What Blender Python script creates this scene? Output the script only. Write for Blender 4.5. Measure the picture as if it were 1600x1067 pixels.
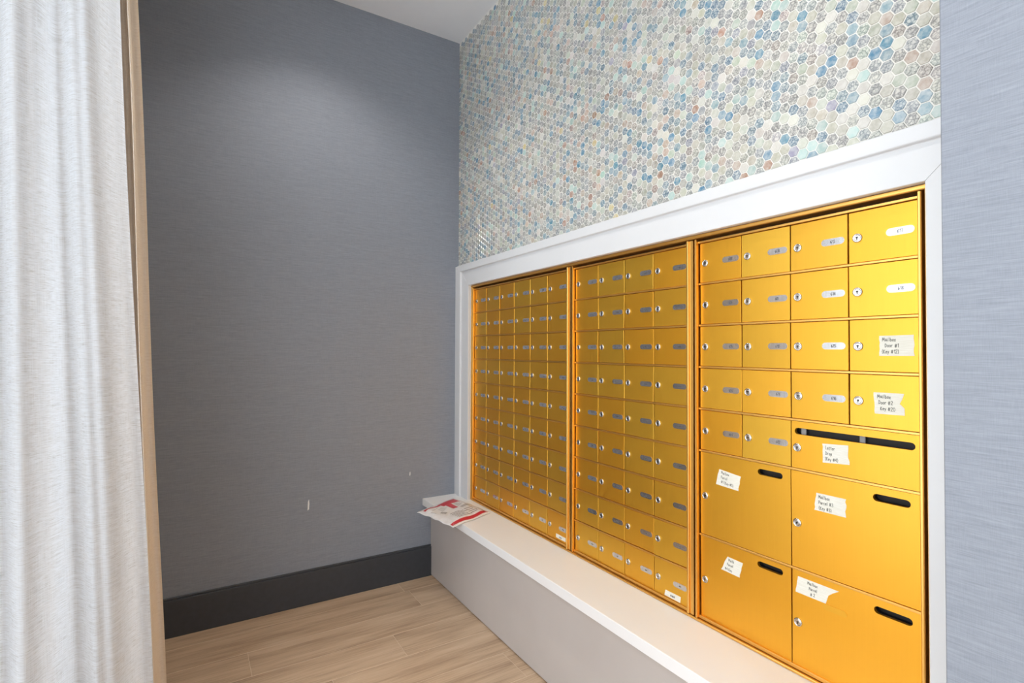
import bpy, bmesh, math, random
from mathutils import Vector, Matrix
random.seed(7)
for o in list(bpy.data.objects): bpy.data.objects.remove(o)
scn = bpy.context.scene
col = scn.collection

# ------------------------------------------------------------------ camera
CAM = Vector((-1.5201, -2.9033, 1.4263)); YAW, PITCH, ROLL, FPX = 0.5545, 0.01635, 0.0033, 813.51
_f = Vector((math.sin(YAW)*math.cos(PITCH), math.cos(YAW)*math.cos(PITCH), math.sin(PITCH)))
_r = Vector((math.cos(YAW), -math.sin(YAW), 0)); _u = _r.cross(_f)
_r2 = _r*math.cos(ROLL)+_u*math.sin(ROLL); _u2 = _u*math.cos(ROLL)-_r*math.sin(ROLL)
cd = bpy.data.cameras.new('camera'); cam = bpy.data.objects.new('camera', cd); col.objects.link(cam)
m3 = Matrix((_r2, _u2, -_f)).transposed()
cam.matrix_world = Matrix.Translation(CAM) @ m3.to_4x4()
cd.sensor_width = 36.0; cd.lens = FPX/1600*36; cd.clip_start = 0.02; cd.clip_end = 200
scn.camera = cam

# ------------------------------------------------------------------ world, daylight, exposure
w = bpy.data.worlds.new('sky'); scn.world = w; w.use_nodes = True
bg = w.node_tree.nodes['Background']; bg.inputs[0].default_value = (0.88, 0.94, 1.0, 1); bg.inputs[1].default_value = 3.5
scn.view_settings.view_transform = 'Standard'; scn.view_settings.look = 'None'
scn.view_settings.gamma = 1.0; scn.view_settings.use_curve_mapping = False
scn.view_settings.exposure = 0.0
scn.cycles.max_bounces = 7; scn.cycles.diffuse_bounces = 4; scn.cycles.glossy_bounces = 4; scn.cycles.transparent_max_bounces = 12

# room numbers (metres): mailbox doors at x = 0, camera side is -x, back wall at y = YB
YB, ZC, XL, YR = 0.195, 3.459, -2.25, -6.0
WIN = (-5.4, -0.66, 0.08, 3.25)          # window opening on the left wall: y0, y1, z0, z1

# ------------------------------------------------------------------ material helpers
def srgb(r, g, b):
    f = lambda c: (c/255/12.92 if c/255 <= 0.04045 else ((c/255+0.055)/1.055)**2.4)
    return (f(r), f(g), f(b), 1)
MATS = {}
class NT:
    def __init__(s, name):
        s.m = bpy.data.materials.new(name); s.m.use_nodes = True; s.t = s.m.node_tree
        s.b = s.t.nodes['Principled BSDF']; s.out = s.t.nodes['Material Output']; MATS[name] = s.m
    def n(s, ty, **kw):
        x = s.t.nodes.new(ty)
        for k, v in kw.items(): setattr(x, k, v)
        return x
    def l(s, a, b): s.t.links.new(a, b)
    def pos(s, scale, rot=(0, 0, 0), src='pos'):
        mp = s.n('ShaderNodeMapping'); mp.inputs['Scale'].default_value = scale; mp.inputs['Rotation'].default_value = rot
        if src == 'pos': g = s.n('ShaderNodeNewGeometry').outputs['Position']
        elif src == 'uv': g = s.n('ShaderNodeTexCoord').outputs['UV']
        else: g = s.n('ShaderNodeTexCoord').outputs['Object']
        s.l(g, mp.inputs['Vector']); return mp.outputs[0]
    def noise(s, vec, scale=1, detail=3, rough=0.55):
        x = s.n('ShaderNodeTexNoise'); x.inputs['Scale'].default_value = scale; x.inputs['Detail'].default_value = detail
        x.inputs['Roughness'].default_value = rough; s.l(vec, x.inputs['Vector']); return x.outputs[0]
    def ramp(s, fac, stops):
        x = s.n('ShaderNodeValToRGB'); e = x.color_ramp.elements
        while len(e) < len(stops): e.new(0.5)
        for i, (p, c) in enumerate(stops): e[i].position = p; e[i].color = c
        s.l(fac, x.inputs[0]); return x.outputs[0]
    def mix(s, fac, a, b, mode='MIX'):
        x = s.n('ShaderNodeMix', data_type='RGBA', blend_type=mode)
        for sock, v in ((x.inputs[0], fac), (x.inputs[6], a), (x.inputs[7], b)):
            if hasattr(v, 'links'): s.l(v, sock)
            else: sock.default_value = v
        return x.outputs[2]
    def math(s, op, a, b=0.0):
        x = s.n('ShaderNodeMath', operation=op)
        for i, v in enumerate((a, b)):
            if hasattr(v, 'links'): s.l(v, x.inputs[i])
            else: x.inputs[i].default_value = v
        return x.outputs[0]
    def bump(s, h, strength, dist):
        x = s.n('ShaderNodeBump'); x.inputs['Strength'].default_value = strength; x.inputs['Distance'].default_value = dist
        s.l(h, x.inputs['Height']); s.l(x.outputs[0], s.b.inputs['Normal'])
    def base(s, v):
        if hasattr(v, 'links'): s.l(v, s.b.inputs['Base Color'])
        else: s.b.inputs['Base Color'].default_value = v
    def set(s, **kw):
        for k, v in kw.items():
            i = s.b.inputs[k.replace('_', ' ')]
            if hasattr(v, 'links'): s.l(v, i)
            else: i.default_value = v
def simple(name, c, rough=0.5, metal=0.0, var=0.06, scale=40, bump=0.0):
    t = NT(name); v = t.pos((1, 1, 1)); nz = t.noise(v, scale, 3)
    lo = tuple(x*(1-var) for x in c[:3])+(1,); hi = tuple(min(1, x*(1+var)) for x in c[:3])+(1,)
    t.base(t.ramp(nz, [(0.3, lo), (0.7, hi)])); t.set(Roughness=rough, Metallic=metal)
    if bump: t.bump(nz, bump, 0.002)
    return t.m

# grasscloth wallpaper: long horizontal slubs woven in blue-grey
t = NT('grasscloth')
n1 = t.noise(t.pos((13, 13, 270)), 1, 4, 0.6); n2 = t.noise(t.pos((26, 26, 620)), 1, 2); n3 = t.noise(t.pos((900, 900, 40)), 1, 2); n4 = t.noise(t.pos((1, 1, 1)), 0.9, 2)
a = t.mix(0.5, n1, n2); a = t.mix(0.25, a, n3)
c = t.ramp(a, [(0.30, (0.205, 0.221, 0.253, 1)), (0.50, (0.262, 0.280, 0.317, 1)), (0.68, (0.315, 0.335, 0.375, 1))])
t.base(c); t.set(Roughness=0.75); t.set(Specular_IOR_Level=0.25); t.bump(a, 0.35, 0.0012)
# white paint
simple('white_trim_paint', (0.70, 0.70, 0.70, 1), 0.35, var=0.01, scale=6)
simple('ceiling_paint', (0.86, 0.87, 0.89, 1), 0.8, var=0.015, scale=5)
simple('lobby_paint', (0.45, 0.45, 0.45, 1), 0.8, var=0.02)
simple('ledge_top_white', (0.84, 0.825, 0.81, 1), 0.28, var=0.012, scale=3)
t = NT('grey_laminate'); t.base(t.ramp(t.noise(t.pos((1, 1, 1)), 2.5, 3), [(0.3, (0.52, 0.475, 0.445, 1)), (0.7, (0.56, 0.515, 0.485, 1))])); t.set(Roughness=0.22)
simple('baseboard_charcoal', (0.044, 0.048, 0.056, 1), 0.45, var=0.08)
simple('grout_tan', (0.74, 0.59, 0.43, 1), 0.7, var=0.1)
simple('grout_white', (0.72, 0.70, 0.645, 1), 0.6, var=0.06, scale=120)
# wood-look plank
t = NT('plank_wood')
oi = t.n('ShaderNodeObjectInfo'); cm = t.n('ShaderNodeCombineXYZ'); t.l(t.math('MULTIPLY', oi.outputs['Random'], 37.0), cm.inputs[0]); t.l(t.math('MULTIPLY', oi.outputs['Random'], 91.0), cm.inputs[1])
va = t.n('ShaderNodeVectorMath', operation='ADD'); t.l(t.pos((1.3, 15, 15)), va.inputs[0]); t.l(cm.outputs[0], va.inputs[1])
vb = t.n('ShaderNodeVectorMath', operation='ADD'); t.l(t.pos((5, 150, 20)), vb.inputs[0]); t.l(cm.outputs[0], vb.inputs[1])
g1 = t.noise(va.outputs[0], 1.0, 5, 0.6); g2 = t.noise(vb.outputs[0], 1, 3, 0.6)
g = t.mix(0.35, g1, g2)
c = t.ramp(g, [(0.30, (0.27, 0.172, 0.104, 1)), (0.43, (0.47, 0.315, 0.198, 1)), (0.53, (0.60, 0.42, 0.272, 1)), (0.70, (0.72, 0.535, 0.37, 1))])
t.base(t.mix(0.06, c, t.ramp(oi.outputs['Random'], [(0, (0.25, 0.16, 0.10, 1)), (1, (0.55, 0.42, 0.30, 1))]))); t.set(Roughness=0.42); t.bump(g2, 0.12, 0.001)
# anodised brushed gold
def gold(name, c0, c1, rough, streak):
    t = NT(name); oi = t.n('ShaderNodeObjectInfo')
    s1 = t.noise(t.pos((420, 420, 5)), 1, 3, 0.6); s2 = t.noise(t.pos((60, 60, 1.2)), 1, 3)
    s = t.mix(0.5, s1, s2)
    base = t.mix(oi.outputs['Random'], c0, c1)
    t.base(t.mix(t.math('MULTIPLY', s, 0.22), base, (c0[0]*0.72, c0[1]*0.66, c0[2]*0.5, 1)))
    t.set(Metallic=1.0); t.set(Coat_Weight=0.32); t.set(Coat_Roughness=0.28); t.l(t.math('ADD', t.math('MULTIPLY', s1, 0.16), rough-0.08), t.b.inputs['Roughness'])
    t.bump(s1, streak, 0.0006)
gold('gold_door', (0.96, 0.475, 0.038, 1), (0.90, 0.535, 0.060, 1), 0.46, 0.05)
gold('gold_frame', (0.92, 0.53, 0.13, 1), (0.92, 0.54, 0.14, 1), 0.38, 0.04)
t = NT('chrome'); t.base(t.ramp(t.noise(t.pos((300, 300, 300))), [(0.3, (0.58, 0.56, 0.53, 1)), (0.7, (0.72, 0.70, 0.67, 1))])); t.set(Metallic=1.0, Roughness=0.18)
t = NT('silver_plate'); t.base(t.ramp(t.noise(t.pos((200, 200, 20))), [(0.3, (0.60, 0.60, 0.61, 1)), (0.7, (0.68, 0.68, 0.69, 1))])); t.set(Metallic=0.92, Roughness=0.20)
simple('keyhole_black', (0.02, 0.018, 0.016, 1), 0.5)
simple('recess_black', (0.012, 0.010, 0.010, 1), 0.6)  # also blackens the plate behind the mailbox doors in place of cavity shade
simple('print_grey', (0.14, 0.14, 0.15, 1), 0.5)
simple('marker_ink', (0.10, 0.10, 0.085, 1), 0.6)
t = NT('masking_tape'); nz = t.noise(t.pos((30, 30, 700)), 1, 3); t.base(t.ramp(nz, [(0.3, (0.70, 0.67, 0.56, 1)), (0.7, (0.82, 0.80, 0.72, 1))])); t.set(Roughness=0.6); t.bump(nz, 0.2, 0.0006)
# mailer
t = NT('mailer_white'); nz = t.noise(t.pos((1, 1, 1)), 45, 4); t.base(t.ramp(nz, [(0.3, (0.74, 0.71, 0.70, 1)), (0.7, (0.84, 0.82, 0.81, 1))])); t.set(Roughness=0.3); t.bump(nz, 0.35, 0.004)
t = NT('mailer_red'); nz = t.noise(t.pos((1, 1, 1)), 45, 4); t.base(t.ramp(nz, [(0.3, (0.52, 0.018, 0.035, 1)), (0.7, (0.62, 0.040, 0.06, 1))])); t.set(Roughness=0.35); t.bump(nz, 0.3, 0.004)
simple('label_paper', (0.78, 0.75, 0.72, 1), 0.5, var=0.03)
simple('print_taupe', (0.30, 0.26, 0.24, 1), 0.6)
# curtains
def cloth(name, lo, hi, trans, transp, k):
    t = NT(name); t.t.nodes.remove(t.b)
    s1 = t.noise(t.pos((16, 430, 1), src='uv'), 1, 4, 0.65); s2 = t.noise(t.pos((700, 12, 1), src='uv'), 1, 2); s3 = t.noise(t.pos((60, 900, 1), src='uv'), 1, 2)
    s = t.mix(0.35, t.mix(0.25, s1, s2), s3)
    c = t.ramp(s, [(0.38, lo), (0.47, tuple(x*.35+y*.65 for x, y in zip(lo, hi))), (0.58, hi)])
    d = t.n('ShaderNodeBsdfDiffuse'); tr = t.n('ShaderNodeBsdfTranslucent'); tp = t.n('ShaderNodeBsdfTransparent')
    bp = t.n('ShaderNodeBump'); bp.inputs['Strength'].default_value = 0.3; bp.inputs['Distance'].default_value = 0.001; t.l(s, bp.inputs['Height'])
    t.l(c, d.inputs[0]); t.l(c, tr.inputs[0]); t.l(bp.outputs[0], d.inputs['Normal'])
    m1 = t.n('ShaderNodeMixShader'); m1.inputs[0].default_value = trans; t.l(d.outputs[0], m1.inputs[1]); t.l(tr.outputs[0], m1.inputs[2])
    m2 = t.n('ShaderNodeMixShader'); t.l(t.math('MULTIPLY', t.ramp(s, [(0.40, (1, 1, 1, 1)), (0.60, (0.2, 0.2, 0.2, 1))]), transp), m2.inputs[0])
    t.l(m1.outputs[0], m2.inputs[1]); t.l(tp.outputs[0], m2.inputs[2]); t.l(m2.outputs[0], t.out.inputs['Surface'])
cloth('sheer_linen', (0.66, 0.66, 0.645, 1), (0.90, 0.93, 0.97, 1), 0.5, 0.10, 1)
cloth('beige_linen', (0.80, 0.67, 0.53, 1), (0.94, 0.83, 0.70, 1), 0.2, 0.0, 1)
# mosaic tile: colour per tile in the attribute, printed veining from position noise
t = NT('shell_tile')
at = t.n('ShaderNodeAttribute', attribute_name='tcol'); P = t.pos((1, 1, 1))
vn = t.noise(P, 80, 3, 0.6); vo = t.n('ShaderNodeTexVoronoi', feature='DISTANCE_TO_EDGE'); vo.inputs['Scale'].default_value = 105; t.l(P, vo.inputs['Vector'])
wv = t.ramp(vn, [(0.40, (0, 0, 0, 1)), (0.47, (1, 1, 1, 1)), (0.53, (1, 1, 1, 1)), (0.60, (0, 0, 0, 1))])
ve = t.ramp(vo.outputs['Distance'], [(0.03, (1, 1, 1, 1)), (0.17, (0, 0, 0, 1))])
veins = t.mix(0.55, wv, ve)
light = t.mix(0.60, at.outputs['Color'], (0.76, 0.74, 0.68, 1)); dark = t.mix(0.55, at.outputs['Color'], (0.11, 0.125, 0.155, 1))
patt = t.mix(veins, light, dark)
soft = t.mix(t.ramp(t.noise(P, 70, 3), [(0.35, (0, 0, 0, 1)), (0.65, (0.7, 0.7, 0.7, 1))]), at.outputs['Color'], light)
t.base(t.mix(at.outputs['Alpha'], soft, patt)); t.set(Roughness=0.22); t.set(Coat_Weight=0.2); t.set(Coat_Roughness=0.14)
# fixtures and glass
t = NT('lamp_lens'); t.base((0.9, 0.9, 0.88, 1)); t.set(Emission_Color=(1, 0.93, 0.84, 1), Emission_Strength=12.0)
simple('fixture_white', (0.78, 0.78, 0.78, 1), 0.4, var=0.01)
simple('window_frame_grey', (0.25, 0.26, 0.27, 1), 0.4)
t = NT('window_glass'); t.t.nodes.remove(t.b)
tp = t.n('ShaderNodeBsdfTransparent'); gl = t.n('ShaderNodeBsdfGlossy'); gl.inputs['Roughness'].default_value = 0.02; mx = t.n('ShaderNodeMixShader'); mx.inputs[0].default_value = 0.06
t.l(tp.outputs[0], mx.inputs[1]); t.l(gl.outputs[0], mx.inputs[2]); t.l(mx.outputs[0], t.out.inputs['Surface'])

# ------------------------------------------------------------------ mesh helpers
def mesh_obj(name, bm, mats, parent=None, loc=None, smooth=False):
    me = bpy.data.meshes.new(name); bm.normal_update(); bm.to_mesh(me); bm.free()
    for m in (mats if isinstance(mats, (list, tuple)) else [mats]): me.materials.append(MATS[m])
    if smooth:
        for p in me.polygons: p.use_smooth = True
    return link(name, me, parent, loc)
def link(name, me, parent=None, loc=None):
    o = bpy.data.objects.new(name, me); col.objects.link(o)
    if parent: o.parent = parent
    if loc is not None: o.location = loc
    return o
def thing(name, label, cat, loc=(0, 0, 0), group=None):
    o = bpy.data.objects.new(name, None); col.objects.link(o); o.location = loc; o.empty_display_size = 0.05
    o['label'] = label; o['category'] = cat
    if group: o['group'] = group
    return o
def tag(o, label, cat, group=None):
    o['label'] = label; o['category'] = cat
    if group: o['group'] = group
    return o
def struct(o, label):
    o['kind'] = 'structure'; o['label'] = label; return o
def box(bm, x0, x1, y0, y1, z0, z1, bev=0.0, mi=0, seg=1):
    vs = [bm.verts.new((x, y, z)) for x in (min(x0, x1), max(x0, x1)) for y in (min(y0, y1), max(y0, y1)) for z in (min(z0, z1), max(z0, z1))]
    fs = [bm.faces.new([vs[i] for i in f]) for f in ((0, 1, 3, 2), (4, 6, 7, 5), (0, 4, 5, 1), (2, 3, 7, 6), (0, 2, 6, 4), (1, 5, 7, 3))]
    for f in fs: f.material_index = mi
    if bev:
        es = list({e for f in fs for e in f.edges})
        bmesh.ops.bevel(bm, geom=es, offset=bev, segments=seg, affect='EDGES', profile=0.5, material=mi)
def poly(bm, pts, mi=0):
    f = bm.faces.new([bm.verts.new(p) for p in pts]); f.material_index = mi; return f
def stadium(cy, cz, w, h, n=8):
    r = h/2; pts = []
    for k in range(n+1):
        a = -math.pi/2+math.pi*k/n; pts.append((cy+w/2-r+r*math.cos(a), cz+r*math.sin(a)))
    for k in range(n+1):
        a = math.pi/2+math.pi*k/n; pts.append((cy-w/2+r+r*math.cos(a), cz+r*math.sin(a)))
    return pts
def prism(bm, pts, xf, xb, mi=0):
    # pts in (s, z) where s grows to the viewer's right on the door (s = -y); front at xf (towards -x), back at xb
    A = [bm.verts.new((xf, -s, z)) for s, z in pts]; B = [bm.verts.new((xb, -s, z)) for s, z in pts]
    f = bm.faces.new(A); f.material_index = mi
    n = len(pts)
    for i in range(n):
        q = bm.faces.new((A[i], B[i], B[(i+1) % n], A[(i+1) % n])); q.material_index = mi

# ------------------------------------------------------------------ stroke lettering
G = {
'0': [[(0, 3), (.3, 5.6), (1.3, 6), (2.3, 5.2), (2.6, 3), (2.2, .7), (1.3, 0), (.3, .6), (0, 3)]], '1': [[(.4, 4.8), (1.4, 6), (1.4, 0)]],
'2': [[(.1, 4.8), (.8, 6), (2, 5.8), (2.4, 4.4), (1.4, 2.2), (0, 0), (2.6, 0)]], '3': [[(.1, 5.6), (1.4, 6), (2.3, 5), (1.9, 3.6), (1, 3.2), (2.2, 2.8), (2.5, 1.4), (1.6, .1), (0, .4)]],
'4': [[(1.9, 0), (1.9, 6), (0, 2), (2.7, 2)]], '5': [[(2.4, 6), (.4, 6), (.2, 3.4), (1.6, 3.7), (2.5, 2.2), (1.8, .2), (0, .3)]],
'6': [[(2.2, 5.8), (.9, 4.9), (.1, 2.4), (.6, .3), (1.7, 0), (2.5, 1.3), (2, 2.9), (.9, 3), (.2, 2)]], '7': [[(0, 6), (2.5, 6), (.9, 0)]],
'8': [[(1.3, 3.2), (.3, 4.2), (.5, 5.7), (1.4, 6), (2.3, 5.3), (2, 4), (.4, 2.3), (.2, .8), (1.3, 0), (2.4, .8), (2.3, 2.2), (1.3, 3.2)]],
'M': [[(0, 0), (.4, 6), (1.6, 2), (2.8, 6), (3.4, 0)]], 'a': [[(2, 3.4), (.8, 3.8), (0, 2), (.6, .2), (1.6, .6), (2, 3.4), (2.2, 0)]], 'i': [[(.5, 3.6), (.5, 0)], [(.5, 5), (.6, 5.4)]],
'l': [[(.5, 6), (.5, 0)]], 'b': [[(.2, 6), (.2, 0), (1.6, .2), (2.1, 2), (1.2, 3.4), (.2, 2.6)]], 'o': [[(1, 3.7), (.1, 2), (.7, 0), (1.8, .6), (2, 2.6), (1, 3.7)]],
'x': [[(0, 3.6), (2, 0)], [(2, 3.6), (0, 0)]], 'D': [[(.2, 0), (.2, 6), (1.9, 5), (2.5, 3), (1.8, .8), (.2, 0)]], 'r': [[(.2, 3.6), (.3, 0)], [(.3, 2.2), (1, 3.6), (1.8, 3.4)]],
'#': [[(.8, 0), (1.2, 5.6)], [(2, 0), (2.4, 5.6)], [(0, 1.8), (3, 2)], [(.2, 3.8), (3.2, 4)]], 'K': [[(.2, 6), (.2, 0)], [(2.2, 6), (.3, 2.8), (2.4, 0)]],
'e': [[(.1, 2), (2, 2.3), (1.4, 3.7), (.3, 3), (.1, 1.2), (1, 0), (2, .6)]], 'y': [[(0, 3.6), (1, .8)], [(2, 3.6), (.4, -1.8)]], '(': [[(1, 6.6), (.1, 3), (.9, -.6)]], ')': [[(.1, 6.6), (1, 3), (.2, -.6)]],
'P': [[(.2, 0), (.3, 6), (2.1, 5.6), (2.2, 3.6), (.3, 2.8)]], 'c': [[(2, 3.2), (.9, 3.7), (.1, 2), (.8, .1), (2, .6)]], 'L': [[(.3, 6), (.1, 0), (2.2, .2)]], 't': [[(.9, 5.4), (.8, .2), (1.6, 0)], [(.1, 3.7), (1.8, 3.8)]],
'p': [[(.2, 3.6), (.2, -2)], [(.2, 3), (1.4, 3.7), (2, 2), (1.2, .2), (.2, .8)]], '~': [[(0, 1.5), (.7, 4), (1.1, 1), (1.9, 4.2), (2.4, 1.2)]], ' ': [],
}
def strokes(bm, text, s0, z0, h, wd, x, mi, slope=0.0, jit=0.0, rng=random, lead=1.0):
    k = h/6.0; pen = 0.0
    for ch in text:
        g = G.get(ch, []); wmax = 1.2
        oy = rng.uniform(-jit, jit)
        for st in g:
            pts = [(s0+(pen+a)*k, z0+(b+oy)*k+slope*(pen+a)*k) for a, b in st]
            wmax = max(wmax, max(a for a, b in st))
            for (a, b), (c, d) in zip(pts, pts[1:]):
                L = math.hypot(c-a, d-b)
                if L < 1e-9: continue
                nx, nz = -(d-b)/L*wd/2, (c-a)/L*wd/2; ex, ez = (c-a)/L*wd*.3, (d-b)/L*wd*.3
                q = [(a-ex+nx, b-ez+nz), (a-ex-nx, b-ez-nz), (c+ex-nx, d+ez-nz), (c+ex+nx, d+ez+nz)]
                poly(bm, [(x, -s, z) for s, z in q], mi)
        pen += wmax+lead
    return pen*k
def text_width(text, h, lead=1.0):
    return sum(max([1.2]+[a for st in G.get(c, []) for a, b in st])+lead for c in text)*h/6.0-lead*h/6

# ------------------------------------------------------------------ the room
bm = bmesh.new(); box(bm, XL-0.3, 0.4, YR-0.3, YB+0.2, -0.12, -0.0008)
floor = struct(mesh_obj('floor', bm, 'grout_tan'), 'wood-look plank tile floor with pale joints')
PW, GAP = 0.2085, 0.0024
PL = 1.20
plank_me = {}
def plank(x0, x1, y0, y1):
    w_, d_ = round(x1-x0, 3), round(y1-y0, 3)
    if (w_, d_) not in plank_me:
        bm = bmesh.new(); box(bm, -w_/2, w_/2, -d_/2, d_/2, -0.010, 0.0, 0.0006)
        me = bpy.data.meshes.new('plank'); bm.to_mesh(me); bm.free(); me.materials.append(MATS['plank_wood']); plank_me[(w_, d_)] = me
    link('plank', plank_me[(w_, d_)], floor, ((x0+x1)/2, (y0+y1)/2, 0))
offs = {0: -0.425, 1: -1.60, 2: -1.272, 3: -0.64}
yt = 0.058+PW
k = 0
while yt > YR:
    y1 = min(yt, YB)-GAP/2; y0 = max(yt-PW, YR)+GAP/2
    j = offs.get(k, -0.3-((k*0.47) % 1.2))
    while j < 0.0: j += PL
    xa = j
    while xa > XL:
        xb = max(xa-PL, XL); xs = min(xa, -0.19)
        if xs-xb > 0.02: plank(xb+GAP/2, xs-GAP/2, y0, y1)
        xa -= PL
    yt -= PW; k += 1

bm = bmesh.new(); box(bm, XL-0.3, 0.4, YR-0.3, YB+0.2, ZC, ZC+0.15)
struct(mesh_obj('ceiling', bm, 'ceiling_paint'), 'smooth white painted ceiling')
bm = bmesh.new(); box(bm, XL-0.3, 0.4, YB, YB+0.2, -0.12, ZC)
wb = struct(mesh_obj('wall_back', bm, 'grasscloth'), 'slate blue grasscloth wall beside the mailboxes')
# pale scuffs on the wallpaper
for sx, sz, hh, tw in ((-0.942, 0.553, 0.062, 0.010), (-0.345, 0.655, 0.026, 0.007)):
    bm = bmesh.new(); prism_pts = [(-tw/2, -hh/2), (tw/3, -hh/2*0.8), (tw/2, hh*0.1), (tw/4, hh/2), (-tw/3, hh*0.3)]
    A = [bm.verts.new((sx+a, YB-0.0006, sz+b)) for a, b in prism_pts]; bm.faces.new(A); bm.normal_update()
    mesh_obj('scuff_mark', bm, 'fixture_white', wb)
bm = bmesh.new(); box(bm, 0.05, 0.4, YB, -2.512, -0.12, ZC); box(bm, -0.0172, 0.06, YB, -2.512, 1.85, ZC)
wr = struct(mesh_obj('wall_right', bm, 'grout_white'), 'mosaic wall of small hexagonal shell tiles above the mailboxes')
bm = bmesh.new(); box(bm, -0.36, 0.4, -2.512, YR, -0.12, ZC, 0.002)
struct(mesh_obj('wall_near_right', bm, 'grasscloth'), 'pale lit blue-grey grasscloth wall end at the right edge')
bm = bmesh.new(); box(bm, XL-0.3, 0.4, YR-0.2, YR, -0.12, ZC)
struct(mesh_obj('wall_front', bm, 'lobby_paint'), 'plain lobby wall behind the viewer')
bm = bmesh.new()
box(bm, XL-0.2, XL, YR, WIN[0], -0.12, ZC); box(bm, XL-0.2, XL, WIN[1], YB, -0.12, ZC)
box(bm, XL-0.2, XL, WIN[0], WIN[1], -0.12, WIN[2]); box(bm, XL-0.2, XL, WIN[0], WIN[1], WIN[3], ZC)
struct(mesh_obj('wall_left', bm, 'lobby_paint'), 'window wall behind the curtains')
bm = bmesh.new(); fw = 0.05
for y in (WIN[0], -3.65, -1.9, WIN[1]-fw): box(bm, XL-0.14, XL-0.06, y, y+fw, WIN[2], WIN[3], 0.003)
for z in (WIN[2], WIN[3]-fw): box(bm, XL-0.135, XL-0.065, WIN[0], WIN[1], z, z+fw, 0.003)
w1 = struct(mesh_obj('window_1', bm, 'window_frame_grey'), 'tall lobby window behind the sheer curtain')
for ya, yb in ((WIN[0]+fw, -3.65), (-3.65+fw, -1.9), (-1.9+fw, WIN[1]-fw)):
    bm = bmesh.new(); box(bm, XL-0.103, XL-0.097, ya+0.002, yb-0.002, WIN[2]+fw+0.002, WIN[3]-fw-0.002); mesh_obj('pane', bm, 'window_glass', w1)
# baseboards
bm = bmesh.new(); box(bm, XL+0.002, -0.2, YB, YB-0.014, 0.0, 0.183, 0.0015); box(bm, XL+0.002, -0.2, YB, YB-0.009, 0.1835, 0.195, 0.002)
struct(mesh_obj('baseboard_back', bm, 'baseboard_charcoal'), 'tall charcoal baseboard under the blue wall')
bm = bmesh.new(); box(bm, -0.374, -0.36, -2.52, YR+0.01, 0.0, 0.183, 0.0015); box(bm, -0.369, -0.36, -2.52, YR+0.01, 0.1835, 0.195, 0.002)
struct(mesh_obj('baseboard_near_right', bm, 'baseboard_charcoal'), 'charcoal baseboard under the near right wall')

# white casing around the mailboxes: mitred lengths with a raised outer band
ZI, YLI, YRI, ZLED = 1.832, 0.0165, -2.3716, 0.490
prof = [(0.0, -0.014), (0.0, -0.0345), (0.0015, -0.036), (0.090, -0.036), (0.0935, -0.0375), (0.096, -0.0455), (0.0985, -0.047), (0.1355, -0.047), (0.137, -0.0455), (0.137, -0.010)]
def loft(bm, A, B):
    a = [bm.verts.new(p) for p in A]; b = [bm.verts.new(p) for p in B]; n = len(A)
    for i in range(n): bm.faces.new((a[i], a[(i+1) % n], b[(i+1) % n], b[i]))
    bm.faces.new(a[::-1]); bm.faces.new(b); bmesh.ops.recalc_face_normals(bm, faces=bm.faces)
g_ = 0.0006
cl = lambda d: min(YB, YLI+d)
bm = bmesh.new(); loft(bm, [(x, YLI+d-g_ if YLI+d < YB else YB, ZI+d) for d, x in prof], [(x, YRI-d+g_, ZI+d) for d, x in prof])
struct(mesh_obj('trim_1', bm, 'white_trim_paint'), 'white casing header above the mailboxes')
bm = bmesh.new(); loft(bm, [(x, YLI+d, ZLED) for d, x in prof], [(x, YLI+d, ZI+d-g_) for d, x in prof])
if YLI+0.137 < YB: box(bm, -0.040, -0.012, YLI+0.137, YB, ZLED, ZI+0.137)
struct(mesh_obj('trim_2', bm, 'white_trim_paint'), 'white casing jamb against the blue wall')
bm = bmesh.new(); loft(bm, [(x, YRI-d, ZLED) for d, x in prof], [(x, YRI-d, ZI+d-g_) for d, x in prof])
struct(mesh_obj('trim_3', bm, 'white_trim_paint'), 'white casing jamb beside the near wall end')

# ------------------------------------------------------------------ hexagonal mosaic
PV = 0.0310; PC = PV*0.8660; HR = (PV-0.0023)/math.sqrt(3)
def project(p):
    d = Vector(p)-CAM; dz = d.dot(_f)
    return 800+FPX*d.dot(_r2)/dz, 533.5-FPX*d.dot(_u2)/dz, d.length
pal = [((0.46, 0.435, 0.355), 22, .6), ((0.37, 0.355, 0.295), 17, .75), ((0.33, 0.345, 0.335), 13, .8), ((0.57, 0.55, 0.49), 14, .6), ((0.21, 0.315, 0.365), 13, .6), ((0.095, 0.235, 0.33), 11, .55),
       ((0.40, 0.54, 0.49), 5, .15), ((0.46, 0.50, 0.41), 6, .25), ((0.45, 0.345, 0.27), 5, .4), ((0.38, 0.22, 0.15), 2.2, .2), ((0.53, 0.40, 0.33), 2.5, .25), ((0.55, 0.45, 0.22), 0.8, .15), ((0.31, 0.31, 0.37), 3, .65)]
def tile_color(rng):
    c, _, p = rng.choices(pal, weights=[q[1] for q in pal])[0]
    v = rng.uniform(0.86, 1.14); return tuple(min(0.9, x*v*rng.uniform(0.95, 1.05)) for x in c)+((1.0 if rng.random() < p else rng.uniform(0, 0.15)),)
def hex_ring(r, x, cy=0, cz=0): return [(x, cy+r*math.cos(math.pi/3*i), cz+r*math.sin(math.pi/3*i)) for i in range(6)]
def hex_geo(cy, cz, jt, verts, faces):
    b = len(verts)
    verts += hex_ring(HR, 0.004-0.0, cy, cz)+hex_ring(HR, -0.0012+jt, cy, cz)+hex_ring(HR-0.0014, -0.0026+jt, cy, cz)
    for r0, r1 in ((0, 6), (6, 12)):
        for i in range(6): faces.append((b+r0+i, b+r1+i, b+r1+(i+1) % 6, b+r0+(i+1) % 6))
    faces.append(tuple(b+12+i for i in range(5, -1, -1)))
    return 13
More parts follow.
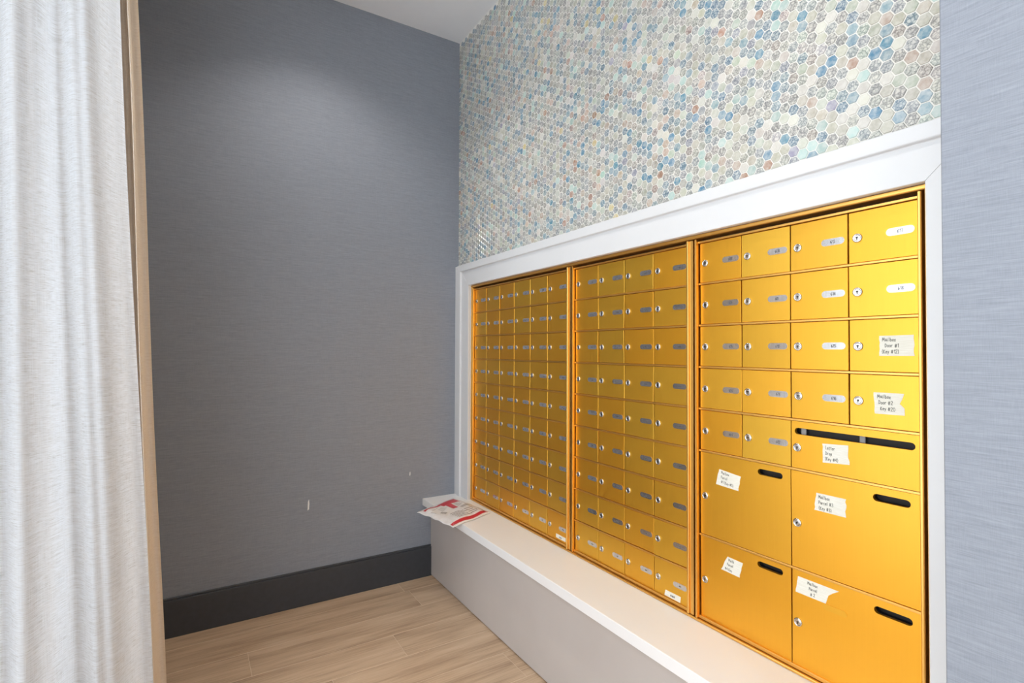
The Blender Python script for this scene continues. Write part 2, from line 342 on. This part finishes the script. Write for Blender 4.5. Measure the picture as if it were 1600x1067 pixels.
def paint(me, cols_per_face):
    a = me.attributes.new('tcol', 'FLOAT_COLOR', 'FACE')
    flat = [x for c in cols_per_face for x in c]; a.data.foreach_set('color', flat)
tiles = []; rng = random.Random(11)
zb, ztop = ZI+0.137-0.004, ZC
nc = int((YB+2.53)/PC)+1
for i in range(nc):
    cy = YB-0.012-i*PC
    if cy-HR < -2.53: continue
    nz_ = int((ztop-zb)/PV)+2
    for j in range(nz_):
        cz = zb+j*PV+(PV/2 if i % 2 else 0)
        if cz+PV/2 > ztop+0.004: continue
        tiles.append((cy, cz))
scored = []
for n_, (cy, cz) in enumerate(tiles):
    px, py, dist = project((-0.02, cy, cz))
    scored.append((dist if (px < 1467 and py > 3) else 99+dist, n_))
near = {n_ for d_, n_ in sorted(scored)[:300]}
variants = []
for v in range(60):
    V, F = [], []; hex_geo(0, 0, 0, V, F); me = bpy.data.meshes.new('tile'); me.from_pydata(V, [], F); paint(me, [tile_color(rng)]*len(F)); me.materials.append(MATS['shell_tile']); variants.append(me)
V, F, Cc = [], [], []
for n_, (cy, cz) in enumerate(tiles):
    jt = rng.uniform(-0.0006, 0.0006)
    if n_ in near:
        o = link('tile', variants[rng.randrange(60)], wr, (-0.016+jt, cy, cz)); o.rotation_euler = (0, rng.uniform(-.02, .02), rng.uniform(-.02, .02))
    else:
        c = tile_color(rng); b0 = len(V)
        k_ = hex_geo(cy, cz, jt, V, F); Cc += [c]*k_
        ty, tz = rng.uniform(-.02, .02), rng.uniform(-.02, .02)
        for q in range(b0, len(V)): x, y, z = V[q]; V[q] = (x-0.016+(y-cy)*ty+(z-cz)*tz, y, z)
me = bpy.data.meshes.new('mosaic_tiles'); me.from_pydata(V, [], F); paint(me, Cc); me.materials.append(MATS['shell_tile'])
ft = link('mosaic_tiles', me, wr); ft['kind'] = 'stuff'

# ------------------------------------------------------------------ ledge under the mailboxes
led = thing('mail_ledge', 'white-topped ledge with grey front panel under the gold mailboxes', 'ledge', (-0.13, -1.15, 0))
def lk(name, bm, m): 
    o = mesh_obj(name, bm, m, led); o.location = -led.location; return o
bm = bmesh.new(); box(bm, -0.262, 0.049, YB-0.001, -2.511, 0.448, ZLED, 0.002, seg=2); lk('ledge_top', bm, 'ledge_top_white')
bm = bmesh.new(); box(bm, -0.205, -0.185, YB-0.001, -2.511, 0.006, 0.4475, 0.001); lk('front_panel', bm, 'grey_laminate')
bm = bmesh.new(); box(bm, -0.197, -0.187, YB-0.001, -2.511, 0.0, 0.0058); lk('toe_gap', bm, 'recess_black')

# ------------------------------------------------------------------ gold mailboxes
sur = thing('mailbox_surround', 'thin gold metal surround framing all three mailbox banks', 'frame', (0, -1.18, ZLED))
bm = bmesh.new()
y0, y1, z0, z1 = YLI-0.0005, YRI+0.0005, ZLED+0.0005, ZI-0.0005
XF = -0.0165
def flange(bm, y0, y1, z0, z1, wl, wr_, wb_, wt):
    O = [(y0, z0), (y1, z0), (y1, z1), (y0, z1)]; I = [(y0-wl, z0+wb_), (y1+wr_, z0+wb_), (y1+wr_, z1-wt), (y0-wl, z1-wt)]
    ring = lambda P, x: [bm.verts.new((x, a, b)) for a, b in P]
    M = [((o[0]*.8+i[0]*.2), (o[1]*.8+i[1]*.2)) for o, i in zip(O, I)]; N = [((o[0]*.2+i[0]*.8), (o[1]*.2+i[1]*.8)) for o, i in zip(O, I)]
    R = [ring(O, 0.03), ring(O, XF+0.003), ring(M, XF), ring(N, XF), ring(I, XF+0.002), ring(I, 0.03)]
    for a, b in zip(R, R[1:]):
        for k in range(4): bm.faces.new((a[k], a[(k+1) % 4], b[(k+1) % 4], b[k]))
    bmesh.ops.recalc_face_normals(bm, faces=bm.faces)
flange(bm, y0, y1, z0, z1, 0.005, 0.008, 0.008, 0.013)
o = mesh_obj('flange', bm, 'gold_frame', sur); o.location = -sur.location
bm = bmesh.new(); box(bm, 0.028, 0.045, y0, y1, z0, z1); o = mesh_obj('cavity_shade_plate', bm, 'recess_black', sur); o.location = -sur.location  # black colour stands in for the shade of the unlit cavity behind the doors

ROW0, RH = 1.801, 0.145
ZBOT = 0.5065
RAIL = 0.0062
rowz = [ROW0-RH*k for k in range(9)]+[ZBOT]
# shared small meshes
def lathe(bm, prof_, seg, mi):
    rings = [[bm.verts.new((-h, r*math.cos(2*math.pi*i/seg), r*math.sin(2*math.pi*i/seg))) for i in range(seg)] for r, h in prof_]
    for a, b in zip(rings, rings[1:]):
        for i in range(seg):
            f = bm.faces.new((a[i], a[(i+1) % seg], b[(i+1) % seg], b[i])); f.material_index = mi; f.smooth = True
    f = bm.faces.new(rings[-1]); f.material_index = mi
bm = bmesh.new(); lathe(bm, [(0.0124, 0.0), (0.0124, 0.0022), (0.0112, 0.0040), (0.0088, 0.0044), (0.0082, 0.0030), (0.0078, 0.0030), (0.0070, 0.0038)], 20, 0)
box(bm, -0.0042, -0.0030, -0.0011, 0.0011, -0.0052, 0.0030, 0, 1); box(bm, -0.0043, -0.0030, -0.0024, 0.0024, -0.0008, 0.0030, 0, 1)
bmesh.ops.recalc_face_normals(bm, faces=bm.faces)
LOCK = bpy.data.meshes.new('lock'); bm.to_mesh(LOCK); bm.free(); LOCK.materials.append(MATS['chrome']); LOCK.materials.append(MATS['keyhole_black'])
LW, LH = 0.0615, 0.0188
def plate_mesh(text, seed):
    bm = bmesh.new()
    prism(bm, stadium(0, 0, LW+0.003, LH+0.003), -0.0007, 0.002, 1); prism(bm, stadium(0, 0, LW, LH), -0.0011, 0.0, 0)
    if text:
        h = 0.0084; tw = text_width(text, h, 1.1); strokes(bm, text, -tw/2, -h/2, h, 0.0013 if text[0] != '~' else 0.0008, -0.0014, 2, lead=1.1)
    bmesh.ops.recalc_face_normals(bm, faces=bm.faces)
    me = bpy.data.meshes.new('number_plate'); bm.to_mesh(me); bm.free()
    for m in ('silver_plate', 'gold_frame', 'print_grey'): me.materials.append(MATS[m])
    return me
SMUDGE = [plate_mesh('~~~', 0), plate_mesh('~~', 1)]
door_me = {}
def door_mesh(w_, h_, slot=None):
    key = (round(w_, 4), round(h_, 4), slot)
    if key in door_me: return door_me[key]
    bm = bmesh.new()
    if not slot: box(bm, 0.0, 0.014, -w_/2, w_/2, -h_/2, h_/2, 0.0009)
    else:
        sy, sz, sw, sh = slot      # slot centre (s to the right, z) and size, relative to the door centre
        outer = [(-w_/2, -h_/2), (w_/2, -h_/2), (w_/2, h_/2), (-w_/2, h_/2)]; inner = stadium(sy, sz, sw, sh)
        es = []
        for L in (outer, inner):
            vs = [bm.verts.new((0, -a, b)) for a, b in L]; es += [bm.edges.new((vs[i], vs[(i+1) % len(vs)])) for i in range(len(vs))]
        bmesh.ops.triangle_fill(bm, edges=es, use_beauty=True, use_dissolve=False)
        r = bmesh.ops.extrude_face_region(bm, geom=list(bm.faces))
        for v in r['geom']:
            if isinstance(v, bmesh.types.BMVert): v.co.x = 0.010
        bmesh.ops.recalc_face_normals(bm, faces=bm.faces)
    me = bpy.data.meshes.new('door'); bm.to_mesh(me); bm.free(); me.materials.append(MATS['gold_door']); door_me[key] = me; return me
drng = random.Random(5)
def door(bank, s0, s1, zt, zbm, slot=None, lock=(0.0232, None), plate='', tilt=1.0):
    """one compartment door between s0..s1 (s = -y) and zbm..zt; returns the door object and its centre"""
    w_, h_ = s1-s0-0.0028, zt-zbm-RAIL-0.0022
    cs, cz = (s0+s1)/2, zbm+RAIL+0.0011+h_/2
    sl = None
    if slot: sl = (slot[0]-cs, slot[1]-cz, slot[2], slot[3])
    me = door_mesh(w_, h_, sl)
    d = link('door', me, bank, Vector((0.0, -cs, cz))-bank.location)
    d.rotation_euler = (0, math.radians(drng.gauss(0, 0.40))*tilt, math.radians(drng.gauss(0, 0.60))*tilt)
    lz = (lock[1]-cz) if lock[1] else (cz-(zt+zbm)/2)*-1+0.001
    link('lock', LOCK, d, (-0.0002, -(s0+lock[0]-cs), lz))
    if plate is not None:
        me = plate_mesh(plate, 0) if plate else SMUDGE[drng.randrange(2)]
        link('number_plate', me, d, (-0.0002, -(s1-0.0395-cs), lz+0.001))
    if slot:
        bm = bmesh.new(); st = stadium(sl[0], sl[1], sl[2]+0.004, sl[3]+0.004)
        A = [bm.verts.new((0.0102, -a, b)) for a, b in st]; B = [bm.verts.new((0.027, -a, b)) for a, b in st]; n = len(st)
        for i in range(n): bm.faces.new((A[i], B[i], B[(i+1) % n], A[(i+1) % n]))
        bm.faces.new(B); mesh_obj('mail_slot', bm, 'recess_black', d)
    return d, cs, cz
def tape(d, cs, cz, pts, lines, h=0.0105, slope=0.0, jag=True, col2='marker_ink', start=(0.006, 0.005), wd=0.0011, step=0.0155):
    """strip of masking tape stuck on a door: pts (s, z) TL TR BR BL, torn short ends"""
    r = random.Random(int(abs(cs*1000)+abs(cz*777)))
    TL, TR, BR, BL = pts[:4]
    out = [TL, TR]
    if len(pts) > 4: out = [pts[0], pts[1], *pts[4:], BR, BL]
    else:
        for k in range(1, 6): f = k/6; out.append((TR[0]+(BR[0]-TR[0])*f+(r.uniform(-.0025, .0015) if jag else 0), TR[1]+(BR[1]-TR[1])*f))
        out += [BR, BL]
    for k in range(1, 6): f = k/6; out.append((BL[0]+(TL[0]-BL[0])*f+(r.uniform(-.0015, .002) if jag else 0), BL[1]+(TL[1]-BL[1])*f))
    bm = bmesh.new(); prism(bm, [(a-cs, b-cz) for a, b in out], -0.0007, 0.0004, 0)
    for i, (txt, dx) in enumerate(lines):
        strokes(bm, txt, TL[0]+start[0]+dx-cs, TL[1]-start[1]-h-step*i-cz, h, wd, -0.0010, 1, slope=slope, jit=0.35, rng=r, lead=0.9)
    bmesh.ops.recalc_face_normals(bm, faces=[f for f in bm.faces if f.material_index == 0])
    mesh_obj('tape_label', bm, ['masking_tape', col2], d)

def bank_frame(bank, s, e, right_flat=True, left_edge=None):
    """beaded uprights, top and bottom rails of one bank; s, e = first and last door edge (s = -y)"""
    zt, zb_ = ROW0+0.0075, ZBOT-0.0005
    def upright(pts, name):
        bm = bmesh.new(); top, bot = ZI-0.0165, ZLED+0.0105
        loft(bm, [(x, -a, bot) for a, x in pts], [(x, -a, top) for a, x in pts]); o = mesh_obj(name, bm, 'gold_frame', bank); o.location = -bank.location
    # left bead with its return to the door plane
    upright([(s-0.0035, 0.027), (s-0.0035, -0.0135), (s-0.0045, -0.0158), (s-0.0085, -0.0162), (s-0.0105, -0.0148), (s-0.011, 0.027)], 'upright')
    if right_flat: upright([(e+0.002, 0.027), (e+0.002, -0.0135), (e+0.004, -0.0160), (e+0.0095, -0.0160), (e+0.0115, -0.0140), (e+0.0125, -0.0085), (e+0.0185, -0.0080), (e+0.0195, -0.0100), (e+0.0285, -0.0095), (e+0.0290, 0.027)], 'upright')
    else: upright([(e+0.002, 0.027), (e+0.002, -0.0135), (e+0.004, -0.0160), (e+0.0085, -0.0160), (e+0.0105, -0.0140), (e+0.011, 0.027)], 'upright')
    for za, zb2, xo in ((ROW0+0.0005, zt, -0.006), (zb_-0.0060, zb_+0.0050, -0.006)):
        bm = bmesh.new(); box(bm, xo, 0.027, -(s-0.003), -(e+0.0015), za, zb2, 0.0008); o = mesh_obj('rail', bm, 'gold_frame', bank); o.location = -bank.location
def mid_rail(bank, s, e, z):
    bm = bmesh.new(); box(bm, -0.0030, 0.020, -(s-0.003), -(e+0.0015), z, z+RAIL, 0.0007); o = mesh_obj('rail', bm, 'gold_frame', bank); o.location = -bank.location

# bank beside the blue wall: six columns by nine rows
W1 = 0.1575; edges1 = [0.010]+[W1*k for k in range(1, 6)]+[0.955]
b1 = thing('mailbox_bank', 'gold mailbox bank of six columns beside the blue wall', 'mailbox bank', (0.01, -0.48, ZLED))
bank_frame(b1, edges1[0]+0.0, edges1[-1])
for r in range(8): mid_rail(b1, edges1[0], edges1[-1], rowz[r+1])
for r in range(9):
    for c in range(6):
        d, cs, cz = door(b1, edges1[c], edges1[c+1], rowz[r], rowz[r+1]-(RAIL if r == 8 else 0))
        if r == 8 and c == 5: tape(d, cs, cz, [(0.861, 0.5399), (0.9366, 0.5390), (0.9366, 0.5205), (0.861, 0.5214)], [('~~~', 0.022)], h=0.012, jag=False, col2='print_grey', start=(0.004, 0.004), wd=0.0014)
# middle bank: four columns by nine rows
W2 = 0.1593; S2 = 1.0078; edges2 = [S2+W2*k for k in range(4)]+[1.650]
b2 = thing('mailbox_bank', 'middle gold mailbox bank of four columns and nine rows', 'mailbox bank', (0.01, -1.33, ZLED))
bank_frame(b2, edges2[0], edges2[-1])
for r in range(8): mid_rail(b2, edges2[0], edges2[-1], rowz[r+1])
for r in range(9):
    for c in range(4):
        d, cs, cz = door(b2, edges2[c], edges2[c+1], rowz[r], rowz[r+1]-(RAIL if r == 8 else 0))
        if r == 8 and c == 3: tape(d, cs, cz, [(1.5428, 0.535), (1.6143, 0.5353), (1.6113, 0.5134), (1.5382, 0.5142)], [('~~~', 0.020)], h=0.013, jag=False, col2='print_grey', start=(0.004, 0.004), wd=0.0015)
# right bank: eighteen small doors, letter drop and four parcel lockers
W3 = 0.1614; S3 = 1.7001; E3 = [S3+W3*k for k in range(5)]
b3 = thing('mailbox_bank', 'right gold mailbox bank with parcel lockers and taped handwritten notes', 'mailbox bank', (0.01, -2.02, ZLED))
bank_frame(b3, E3[0], E3[4], right_flat=False)
for r in (0, 1, 2, 3): mid_rail(b3, E3[0], E3[4], rowz[r+1])
mid_rail(b3, E3[0], E3[4], rowz[5]); mid_rail(b3, E3[0], E3[4], rowz[7])
for c in range(4):
    for r in range(5):
        if c >= 2 and r == 4: continue
        num = {2: 613+r, 3: 617+r}.get(c, (603 if c == 0 else 608)+r)
        taped = c == 3 and r >= 2
        d, cs, cz = door(b3, E3[c], E3[c+1], rowz[r], rowz[r+1], plate=None if taped else str(num))
        if taped and r == 2: tape(d, cs, cz, [(2.2576, 1.4660), (2.3333, 1.4672), (2.3350, 1.4151), (2.2572, 1.4142)], [('Mailbox', 0.001), ('Door #1', 0.007), ('(Key #12)', 0.0)], h=0.0092)
        if taped and r == 3: tape(d, cs, cz, [(2.2431, 1.3194), (2.3119, 1.3200), (2.3128, 1.2655), (2.2457, 1.2642), (2.3075, 1.306), (2.3020, 1.294), (2.3125, 1.283)], [('Mailbox', 0.003), ('Door #2', 0.006), ('Key #20', 0.010)], h=0.0092)
# letter drop across two columns
d, cs, cz = door(b3, E3[2], E3[4], rowz[4], rowz[5], slot=(2.1843, 1.1912, 0.301, 0.0190), lock=(0.0190, 1.1436), plate=None, tilt=0.5)
tape(d, cs, cz, [(2.1124, 1.1655), (2.1809, 1.1707), (2.1838, 1.1188), (2.1135, 1.1127)], [('Letter', 0.003), ('Drop', 0.003), ('(Key #4)', 0.002)], h=0.0092)
for sy in (2.052, 2.209): 
    bm = bmesh.new(); box(bm, 0.014, 0.020, -(sy-cs)-0.007, -(sy-cs)+0.007, 1.179-cz, 1.203-cz, 0.001); mesh_obj('slot_guard', bm, 'window_frame_grey', d)
# parcel lockers
def parcel(s0, s1, r0, r1, slot, lock, pts, lines, bottom=False, **kw):
    d, cs, cz = door(b3, s0, s1, rowz[r0], rowz[r1]-(RAIL if bottom else 0), slot=slot, lock=lock, plate=None, tilt=0.8); tape(d, cs, cz, pts, lines, **kw); return d, cs, cz
parcel(E3[0], E3[2], 5, 7, (1.9565, 1.0487, 0.081, 0.0185), (0.0205, 0.9267), [(1.7765, 1.0282), (1.8577, 1.0193), (1.8483, 0.971), (1.7633, 0.9755)], [('Mailbox', 0.002), ('Parcel', 0.001), ('#1 (Key #5)', 0.001)], h=0.0090, slope=-0.10)
parcel(E3[2], E3[4], 5, 7, (2.2817, 1.0468, 0.084, 0.0190), (0.0185, 0.9245), [(2.0961, 1.0240), (2.1748, 1.0243), (2.1744, 0.9745), (2.0901, 0.9746)], [('Mailbox', 0.0), ('Parcel #3', 0.0), ('(Key #3)', 0.001)], h=0.0092)
parcel(E3[0], E3[2], 7, 9, (1.9558, 0.7612, 0.083, 0.0185), (0.0190, 0.6391), [(1.8077, 0.7462), (1.8638, 0.7437), (1.8517, 0.6935), (1.7822, 0.6966)], [('Mailb', -0.002), ('Parcel', -0.008), ('#4 Key', -0.016)], bottom=True, h=0.0085, slope=-0.06)
d, cs, cz = parcel(E3[2], E3[4], 7, 9, (2.2828, 0.7570, 0.0856, 0.0190), (0.0183, 0.6353), [(2.0406, 0.768), (2.1544, 0.7672), (2.1187, 0.7203), (2.0337, 0.7207), (2.1380, 0.756), (2.1260, 0.745)], [('Mailbox', 0.022), ('Parcel', 0.026), ('# 2', 0.030)], bottom=True, h=0.0085, step=0.0145)
# glue outline left beside that note
bm = bmesh.new(); prism(bm, stadium(2.143-cs, 0.7113-cz, 0.063, 0.0165), -0.0011, 0.0004, 0); bmesh.ops.recalc_face_normals(bm, faces=bm.faces); mesh_obj('plate_outline', bm, 'gold_door', d)

# ------------------------------------------------------------------ poly mailer on the ledge
A, B, C_, D = Vector((-0.402, -0.070)), Vector((-0.095, 0.085)), Vector((-0.048, -0.292)), Vector((-0.327, -0.400))
mail = thing('poly_mailer', 'white and red plastic mailing envelope lying on the ledge corner', 'envelope', (-0.2, -0.17, ZLED))
mr = random.Random(3)
ph = [(mr.uniform(5, 16), mr.uniform(5, 16), mr.uniform(0, 6), mr.uniform(0.0006, 0.0018)) for _ in range(7)]
def env(u, v):
    p = A*(1-u)*(1-v)+B*u*(1-v)+C_*u*v+D*(1-u)*v
    e = min(u, 1-u, v, 1-v); pil = min(1, e/0.16); pil = pil*pil*(3-2*pil)
    z = 0.006+0.011*pil+sum(a*math.sin(fx*u+fy*v+q) for fx, fy, q, a in ph)*(0.35+0.65*pil)
    wob = 0.004*math.sin(11*u+5*v)+0.003*math.sin(23*v-9*u)
    return Vector((p.x+wob*(1-pil), p.y+wob*(1-pil), z))
def P(u, v, off=0.0):
    q = env(u, v); return (q.x-mail.location.x, q.y-mail.location.y, max(0.0012, q.z)+off)
N = 30; bm = bmesh.new()
top = [[bm.verts.new(P(i/N, j/N)) for j in range(N+1)] for i in range(N+1)]
bot = [[bm.verts.new((top[i][j].co.x, top[i][j].co.y, max(0.0006, min(0.003, top[i][j].co.z-0.002)))) for j in range(N+1)] for i in range(N+1)]
for i in range(N):
    for j in range(N):
        bm.faces.new((top[i][j], top[i+1][j], top[i+1][j+1], top[i][j+1])); bm.faces.new((bot[i][j], bot[i][j+1], bot[i+1][j+1], bot[i+1][j]))
for k in range(N):
    bm.faces.new((top[k][0], bot[k][0], bot[k+1][0], top[k+1][0])); bm.faces.new((top[k][N], top[k+1][N], bot[k+1][N], bot[k][N]))
    bm.faces.new((top[0][k], top[0][k+1], bot[0][k+1], bot[0][k])); bm.faces.new((top[N][k], bot[N][k], bot[N][k+1], top[N][k+1]))
bmesh.ops.recalc_face_normals(bm, faces=bm.faces)
mesh_obj('envelope_body', bm, 'mailer_white', mail, smooth=True)
def quad_patch(bm, q, off, n=10, mi=0):
    """q: four (u, v) corners; a draped patch following the envelope"""
    g = [[bm.verts.new(P(*( (Vector(q[0])*(1-a)*(1-b)+Vector(q[1])*a*(1-b)+Vector(q[2])*a*b+Vector(q[3])*(1-a)*b).to_tuple() ), off)) for b in (j/n for j in range(n+1))] for a in (i/n for i in range(n+1))]
    for i in range(n):
        for j in range(n): f = bm.faces.new((g[i][j], g[i+1][j], g[i+1][j+1], g[i][j+1])); f.material_index = mi; f.smooth = True
def patch(name, quads, mats, off=0.0009):
    bm = bmesh.new()
    for q, mi, oo in quads: quad_patch(bm, q, off+oo, 12 if mi == 0 else 4, mi)
    mesh_obj(name, bm, mats, mail)
R = lambda u0, u1, v0, v1: [(u0, v0), (u1, v0), (u1, v1), (u0, v1)]
patch('red_stripe', [(R(0.02, 0.99, 0.893, 0.962), 0, 0)], ['mailer_red'])
patch('red_panel', [(R(0.48, 0.95, 0.05, 0.25), 0, 0), (R(0.52, 0.68, 0.24, 0.46), 0, 0.0001), (R(0.07, 0.50, 0.085, 0.155), 0, 0)], ['mailer_red'])
lab = [(0.46, 0.16), (0.53, 0.46), (0.22, 0.60), (0.08, 0.30)]
def inl(q, u0, u1, v0, v1):
    f = lambda a, b: (Vector(q[0])*(1-a)*(1-b)+Vector(q[1])*a*(1-b)+Vector(q[2])*a*b+Vector(q[3])*(1-a)*b).to_tuple()
    return [f(u0, v0), f(u1, v0), f(u1, v1), f(u0, v1)]
qs = [(lab, 0, 0.0004), (inl(lab, 0.02, 0.35, 0.97, 1.0), 1, 0.0007), (inl(lab, 0.0, 0.02, 0.3, 1.0), 1, 0.0007)]
for k in range(9): qs.append((inl(lab, 0.50+0.045*k, 0.525+0.045*k+0.01*(k % 2), 0.62, 0.86), 1, 0.0007))
for k in range(4): qs.append((inl(lab, 0.15, 0.6, 0.16+0.1*k, 0.19+0.1*k), 1, 0.0007))
patch('address_label', qs, ['label_paper', 'print_taupe'])
lab2 = R(0.67, 0.96, 0.25, 0.56)
qs = [(lab2, 0, 0.0004)]
for k in range(14): qs.append((inl(lab2, 0.10+0.06*k, 0.125+0.06*k+0.012*(k % 3), 0.70, 0.93), 1, 0.0007))
for k in range(4): qs.append((inl(lab2, 0.1, 0.5+0.1*(k % 3), 0.12+0.12*k, 0.16+0.12*k), 1, 0.0007))
patch('shipping_label', qs, ['label_paper', 'print_taupe'])
qs = []
for k in range(6): qs.append((R(0.30, 0.55+0.06*(k % 3), 0.60+0.045*k, 0.615+0.045*k), 1, 0))
for k in range(4): qs.append((R(0.66, 0.90-0.05*(k % 2), 0.62+0.06*k, 0.64+0.06*k), 1, 0))
patch('printed_text', qs, ['label_paper', 'print_taupe'])

# ------------------------------------------------------------------ curtains
def curtain(name, label, mat, path, zs, n=150, m=46, hem=True):
    """path(a, h) -> (x, y) for a in 0..1 along the cloth and h in 0..1 up it"""
    bm = bmesh.new(); uv = bm.loops.layers.uv.new('UVMap'); Z0, Z1 = zs
    L = [0.0]
    for i in range(n):
        p, q = Vector(path(i/n, 0.3)), Vector(path((i+1)/n, 0.3)); L.append(L[-1]+(q-p).length)
    g = [[bm.verts.new((*path(i/n, j/m), Z0+(Z1-Z0)*j/m)) for j in range(m+1)] for i in range(n+1)]
    for i in range(n):
        for j in range(m):
            f = bm.faces.new((g[i][j], g[i+1][j], g[i+1][j+1], g[i][j+1])); f.smooth = True
            for lp, (a, b) in zip(f.loops, ((i, j), (i+1, j), (i+1, j+1), (i, j+1))): lp[uv].uv = (L[a], Z0+(Z1-Z0)*b/m)
    return tag(mesh_obj(name, bm, mat), label, 'curtain')
def sheer(a, h):
    z = 0.004+h*3.42
    xr = -1.590-0.0485*z+0.004*math.sin(2.3*z)        # right hand edge leans in towards the gathered top
    xl = -2.215
    amp = 0.021+0.022*(1-h)
    ff = a+0.018*math.sin(3.1*a+2.2*h)
    x = xl+(xr-xl)*(a+0.012*math.sin(2*math.pi*5.2*a+1.0)*(1-0.4*h))
    y = -1.17+0.13*a+amp*math.sin(2*math.pi*4.3*ff+0.8)+0.35*amp*math.sin(2*math.pi*9.7*ff+2.0*h)+0.012*math.sin(5*h+9*a)
    if a > 0.93: y += 0.05*((a-0.93)/0.07)**2
    return x, y
curtain('sheer_curtain', 'sheer white slubbed linen curtain hanging in the window light', 'sheer_linen', sheer, (0.004, 3.424))
def beige(a, h):
    z = 0.004+h*3.42
    xr = -1.580-0.0455*z+0.003*math.sin(3*z+1)
    xl = -2.225  # unseen width extended to the wall to block window light from the back wall
    t_ = a; amp = 0.045+0.012*(1-h)
    x = xl+(xr-xl)*t_+0.010*math.sin(2*math.pi*14*t_+0.6)
    y = -0.62+0.04*t_+amp*math.sin(2*math.pi*14*t_+2.2+0.3*h)
    return x, y
curtain('linen_drape', 'beige linen drape edge behind the sheer white curtain', 'beige_linen', beige, (0.004, 3.424), n=260)

# ------------------------------------------------------------------ recessed ceiling downlights
def downlight(x, y, power, label):
    t_ = thing('recessed_downlight', label, 'ceiling light', (x, y, ZC), 'recessed lights along the mail alcove')
    bm = bmesh.new(); seg = 32; pr = [(0.062, -0.0), (0.062, -0.006), (0.056, -0.008), (0.047, -0.006), (0.045, -0.001)]
    rings = [[bm.verts.new((r*math.cos(2*math.pi*i/seg), r*math.sin(2*math.pi*i/seg), z)) for i in range(seg)] for r, z in pr]
    for a, b in zip(rings, rings[1:]):
        for i in range(seg): bm.faces.new((a[i], a[(i+1) % seg], b[(i+1) % seg], b[i])).smooth = True
    mesh_obj('trim_ring', bm, 'fixture_white', t_)
    bm = bmesh.new(); bm.faces.new([bm.verts.new((0.0455*math.cos(-2*math.pi*i/seg), 0.0455*math.sin(-2*math.pi*i/seg), -0.0012)) for i in range(seg)]); mesh_obj('lens', bm, 'lamp_lens', t_)
    l = bpy.data.lights.new('downlight_beam', 'SPOT'); l.energy = power; l.color = (1, 0.96, 0.91); l.spot_size = math.radians(122); l.spot_blend = 0.7; l.shadow_soft_size = 0.045
    o = bpy.data.objects.new('downlight_beam', l); col.objects.link(o); o.parent = t_; o.location = (0, 0, -0.012)
downlight(-0.96, -0.43, 42, 'recessed ceiling downlight nearest the blue wall')
downlight(-0.96, -2.10, 48, 'recessed ceiling downlight over the middle of the alcove')
downlight(-0.96, -3.77, 48, 'recessed ceiling downlight behind the viewer')
